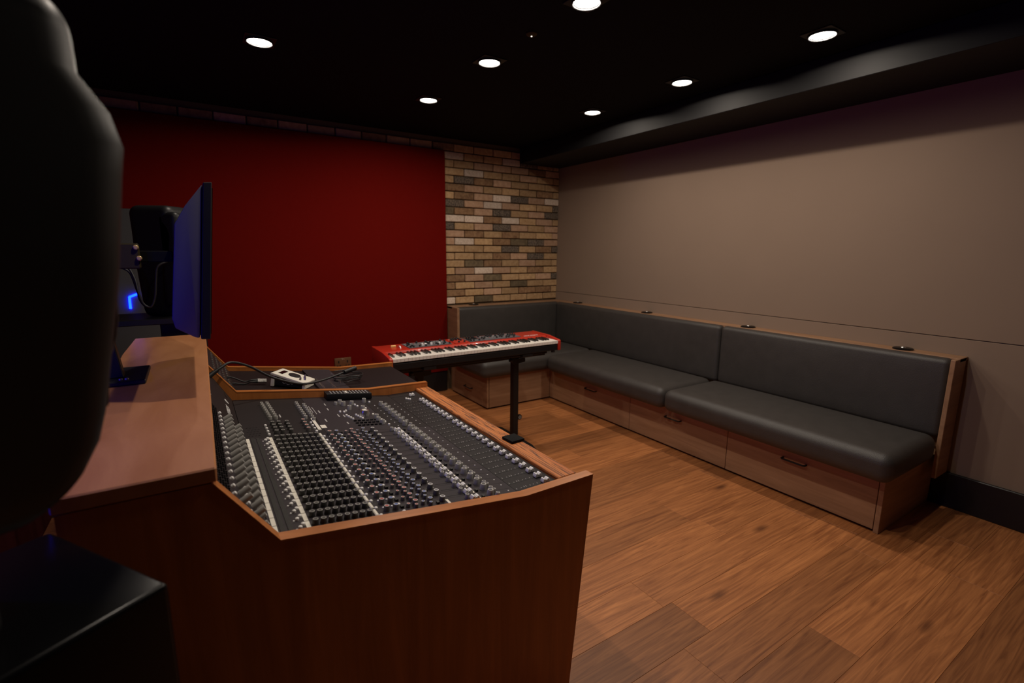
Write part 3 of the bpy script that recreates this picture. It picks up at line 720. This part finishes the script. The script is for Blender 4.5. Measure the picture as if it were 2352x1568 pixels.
obj('post', prism([(-0.252, 1.045), (-0.208, 1.045), (-0.228, 1.20), (-0.228, 1.47), (-0.252, 1.47)], 1, 1.93, 1.97, 0.003), M_BLACK, tv)
br = obj('bracket', box(-0.246, -0.128, 1.905, 1.929, 1.385, 1.462, 0.004), M_OLIVE, tv)
obj('arm', box(-0.2275, -0.044, 1.931, 1.965, 1.405, 1.440, 0.003), M_MATTE, tv)
for px, py in ((312, 568), (320, 593)):
    q = at(px, py, 1, 1.904); obj('bolt', lathe([(0.0075, 0), (0.0075, 0.004), (0.005, 0.007), (0, 0.0075)], 12), M_GOLD, br, tuple(q), (PI/2, 0, 0))

# ------------------------------------------------------------------ loudspeakers
SPH = 0.555
FK = [(0, -0.120), (.05, -0.090), (.10, -0.068), (.16, -0.052), (.42, -0.027), (.70, -0.004), (.74, 0.0), (.785, 0.0), (.84, -0.036), (1.0, -0.038)]
def fsc(t):
    t = max(0, min(1, t))
    for (a, fa), (b_, fb) in zip(FK, FK[1:]):
        if a <= t <= b_: return fa+(fb-fa)*(t-a)/(b_-a)
    return FK[-1][1]
def tap(x, y, z):
    t = z/SPH+0.5; k = (x+0.125)/0.25
    return Vector((x + fsc(t)*k, y*(0.80+0.20*min(1, t/0.5)), z))
ME_SCAB = rbox(0.125, 0.145, SPH/2, 0.045, 4, (0, 0, 0), 14, taper=tap)
ME_SRIM = rbox(0.055, 0.030, 0.235, 0.028, 3, (0, 0, 0), 6)
ME_WOOF = lathe([(0.090, 0), (0.093, 0.006), (0.088, 0.010), (0.080, 0.004), (0.035, -0.012), (0.028, -0.004), (0, 0.002)], 28, Matrix.Rotation(PI/2, 4, 'Y'), [0, 0, 0, 1, 1, 1])
ME_TWEE = lathe([(0.05, 0), (0.05, 0.004), (0.022, 0.001), (0.014, 0.006), (0, 0.010)], 24, Matrix.Rotation(PI/2, 4, 'Y'), [0, 0, 1, 1])
def speaker(loc, yaw, label, side):
    t = thing('loudspeaker', label, 'loudspeaker', loc, yaw)
    obj('cabinet', ME_SCAB, M_SPK, t, (0, 0, SPH/2+0.0005), local=True)
    obj('side_rim', ME_SRIM, M_SPK, t, (0.066, side*0.115, 0.290), (0, 0, 0), local=True)
    b = obj('baffle', box(-0.005, 0.006, -0.098, 0.098, -0.16, 0.16, 0.004, 2), M_CONE, t, (0.099, 0, 0.270), (0, math.radians(8.5), 0), local=True)
    obj('woofer', ME_WOOF, [M_SPK, M_CONE], b, (0.007, 0, -0.055), local=True)
    obj('tweeter', ME_TWEE, [M_SPK, M_CONE], b, (0.007, 0, 0.10), local=True)
    obj('nameplate', box(0.006, 0.0085, -0.03, 0.03, -0.1555, -0.1485), M_PRINT, b, local=True)
    obj('rear_panel', box(-0.129, -0.122, -0.07, 0.07, -0.12, 0.10, 0.003), M_BLACK, t, (0, 0, SPH/2), local=True)
    return t
speaker((-0.218, 0.775, 1.150), math.radians(33), 'large black loudspeaker close up on a gloss black plinth', 1)
speaker((-0.062, 3.16, 1.100), math.radians(-33), 'black loudspeaker on a plate stand behind the flat screen', -1)
# near plinth
yaw = math.radians(33.3); ca, sa = math.cos(yaw), math.sin(yaw)
PD, PWD = 0.34, 0.30
cn = Vector((-0.064, 0.759)); ctr = cn + Vector((-ca, -sa))*PD/2 + Vector((-sa, ca))*PWD/2
pl = thing('speaker_plinth', 'tall gloss black plinth under the close-up loudspeaker', 'plinth', (ctr.x, ctr.y, 0), yaw)
obj('box', box(-PD/2, PD/2, -PWD/2, PWD/2, 0, 1.0, 0.008, 3), M_BLACKG, pl, local=True)
obj('pad', rbox(0.075, 0.085, 0.0745, 0.02, 3, mid=3), M_MATTE, pl, (-0.045, -0.004, 1.0752), local=True)
# far stand
st = thing('speaker_stand', 'black plate-topped stand carrying the loudspeaker behind the flat screen', 'speaker stand', (-0.13, 3.16, 0))
obj('top_plate', box(-0.40, 0.055, 3.00, 3.32, 1.070, 1.0997, 0.003), M_BLACK, st)
obj('column', box(-0.16, 0.04, 3.08, 3.24, 0.02, 1.0698, 0.004), M_BLACK, st)
obj('base', box(-0.30, 0.055, 2.99, 3.33, 0, 0.0198, 0.004), M_BLACK, st)
# cables hanging behind the screen
sc_ = thing('speaker_cable', 'black cable looping down in front of the grey upright panel', 'cable', tuple(at(345, 700, 1, 2.95)))
obj('lead', tube([at(268, 606, 1, 2.97), at(292, 612, 1, 2.97), at(309, 640, 1, 2.96), at(318, 672, 1, 2.95), at(330, 698, 1, 2.95), at(347, 704, 1, 2.95), at(356, 680, 1, 2.95), at(358, 640, 1, 2.95), at(362, 612, 1, 2.95), at(385, 600, 1, 2.96)], 0.0055, 8, 6), M_CABLE, sc_)
obj('lead', tube([at(268, 612, 1, 2.985), at(297, 625, 1, 2.985), at(314, 665, 1, 2.975), at(322, 690, 1, 2.975), at(334, 704, 1, 2.975)], 0.0045, 8, 6), M_CABLE, sc_)

# ------------------------------------------------------------------ stage keyboard
KX0, KX1, KY0, KY1 = 0.962, 2.290, 2.850, 3.205
kb = thing('stage_keyboard', 'bright red 88-key stage keyboard on a black stand', 'keyboard', ((KX0+KX1)/2, 3.03, 0.715))
KI0, KI1 = KX0+0.025, KX1-0.025
obj('base', box(KX0+0.004, KX1-0.004, KY0+0.01, KY1, 0.715, 0.757, 0.003), M_BLACK, kb)
for xa, xb in ((KX0, KI0-0.001), (KI1+0.001, KX1)):
    obj('end_cheek', prism([(KY0, 0.7155), (KY0, 0.787), (KY0+0.012, 0.795), (KY0+0.14, 0.812), (KY1, 0.815), (KY1, 0.7155)], 0, xa, xb, 0.004, 2, smooth=35), M_KRED, kb)
obj('top_panel', prism([(KY0+0.150, 0.7575), (KY0+0.150, 0.796), (KY0+0.158, 0.806), (KY0+0.172, 0.8075), (KY1, 0.812), (KY1, 0.7575)], 0, KI0, KI1, 0.002, 2, smooth=35), M_KRED, kb)
obj('key_bed', box(KI0, KI1, KY0+0.02, KY0+0.1495, 0.7572, 0.766), M_BLACK, kb)
NW = 52; kw = (KI1-KI0)/NW
ME_WK = box(-kw/2+0.0005, kw/2-0.0005, KY0+0.004-3, KY0+0.149-3, 0.7665, 0.789, 0.0012); ME_WK.materials.append(M_KWHITE)
ME_BK = prism([(KY0+0.054-3, 0.7895), (KY0+0.060-3, 0.800), (KY0+0.149-3, 0.8015), (KY0+0.149-3, 0.7895)], 0, -0.0054, 0.0054, 0.001); ME_BK.materials.append(M_KBLACK)
for i in range(NW):
    x = KI0 + kw*(i+0.5)
    obj('white_key', ME_WK, None, kb, (x, 3, 0))
    n_ = (i+5) % 7            # first key is A
    if n_ in (0, 1, 3, 4, 5) and i < NW-1: obj('black_key', ME_BK, None, kb, (x+kw/2, 3, 0))
def kz(y): return 0.8075 + (y-(KY0+0.172))*0.0045/(KY1-KY0-0.172)
# control sections
secs = [(1.165, 1.475, M_KGREY), (1.62, 1.73, M_KGREY), (1.74, 2.05, M_KGREY), (1.50, 1.60, M_KRED)]
for xa, xb, m_ in secs:
    obj('control_panel', box(xa, xb, KY0+0.185, KY1-0.012, kz(KY0+0.185)-0.001, kz(KY1)+0.0012, 0.0005), m_, kb)
kk = lathe([(0.0075, 0), (0.0065, 0.012), (0.004, 0.015), (0, 0.0155)], 10); kk.materials.append(M_BLACK)
kbtn = box(-0.005, 0.005, -0.003, 0.003, 0, 0.003); kbtn.materials.append(M_PRINT)
kbtr = box(-0.005, 0.005, -0.003, 0.003, 0, 0.003); kbtr.materials.append(M_RCAP)
rnd = random.Random(3)
for xa, xb, m_ in secs:
    n_ = int((xb-xa)/0.022)
    for c in range(n_):
        for r_ in range(5):
            x = xa+0.012+0.022*c; y = KY0+0.198+0.029*r_
            u = rnd.random()
            if u < 0.42: obj('control_knob', kk, None, kb, (x, y, kz(y)+0.0012))
            elif u < 0.72: obj('control_button', kbtn, None, kb, (x, y, kz(y)+0.0012))
            elif u < 0.82: obj('control_button', kbtr, None, kb, (x, y, kz(y)+0.0012))
dw = box(-0.007, 0.007, -0.009, 0.009, 0, 0.018, 0.002); dw.materials.append(M_WHITE)
for x in (1.268, 1.290, 1.332, 1.392): obj('drawbar', dw, None, kb, (x, KY0+0.215, kz(KY0+0.21)+0.001))
obj('display', box(1.63, 1.72, KY0+0.25, KY1-0.02, kz(KY1)+0.0013, kz(KY1)+0.003), M_SCREEN, kb)
obj('pitch_stick', box(1.065, 1.100, KY0+0.262, KY0+0.272, 0.809, 0.824, 0.002), M_GOLD, kb)
obj('mod_wheel', lathe([(0.022, -0.004), (0.022, 0.004)], 20, Matrix.Rotation(PI/2, 4, 'Y')), M_WHITE, kb, (1.118, KY0+0.245, 0.800))
lm = text_mesh('nord stage 3', 0.026); lm.materials.append(M_WHITE)
obj('lettering', lm, None, kb, (2.155, KY0+0.205, kz(KY0+0.205)+0.0003), (math.radians(1.6), 0, 0))
obj('underside_foot', lathe([(0.014, 0.700), (0.014, 0.7149), (0.010, 0.7149)], 12), M_BLACK, kb, (2.235, KY0+0.025, 0))

# keyboard stand
ks = thing('keyboard_stand', 'black height-adjustable keyboard stand with T-shaped feet', 'keyboard stand', (1.6, 3.03, 0))
obj('cross_beam', box(1.00, 2.25, 2.99, 3.05, 0.655, 0.690, 0.003), M_BLACK, ks)
for cx in (1.22, 1.985):
    obj('column', box(cx-0.023, cx+0.023, 2.995, 3.045, 0.05, 0.6545, 0.003), M_BLACK, ks)
    f_ = obj('foot', prism([(2.745, 0.0), (2.745, 0.022), (2.80, 0.040), (3.24, 0.040), (3.30, 0.022), (3.30, 0.0)], 0, cx-0.022, cx+0.022, 0.004), M_BLACK, ks)
    obj('support_arm', box(cx-0.03, cx+0.06, 2.865, 3.19, 0.690, 0.7146, 0.003), M_BLACK, ks)
    obj('gusset', prism([(cx-0.065, 0.654), (cx+0.075, 0.654), (cx+0.075, 0.625), (cx+0.03, 0.620), (cx-0.02, 0.610)], 1, 2.988, 2.9945), M_BLACK, ks)
    kn = obj('clamp_knob', lathe([(0.020, 0), (0.022, 0.006), (0.020, 0.016), (0.008, 0.017), (0.0, 0.017)], 16, Matrix.Rotation(PI/2, 4, 'X')), M_BLACK, ks, (cx+0.036, 3.01, 0.19))
    obj('knob_ring', lathe([(0.013, 0.0172), (0.013, 0.0182), (0.010, 0.0182), (0.010, 0.0172)], 16, Matrix.Rotation(PI/2, 4, 'X')), M_PRINT, kn, (cx+0.036, 3.01, 0.19))
    bm = bmesh.new()
    for a in (0, 2.1, 4.2): box_bm(bm, -0.001, 0.001, -0.0185, -0.0172, 0, 0.009); bmesh.ops.rotate(bm, verts=bm.verts, cent=(0, 0, 0), matrix=Matrix.Rotation(2.1, 3, 'Y'))
    obj('knob_mark', fin(bm, 'star'), M_PRINT, kn, (cx+0.036, 3.01, 0.19))
    obj('wing_screw', lathe([(0.016, 0), (0.018, 0.006), (0.016, 0.018), (0, 0.018)], 12), M_BLACK, ks, (cx-0.09, 2.93, 0.655))
    obj('wing_screw_stem', lathe([(0.005, 0), (0.005, 0.02), (0, 0.02)], 8), M_BLACK, ks, (cx-0.09, 2.93, 0.672))
obj('support_rail', box(1.05, 2.20, 2.90, 2.95, 0.6905, 0.7146, 0.003), M_BLACK, ks)
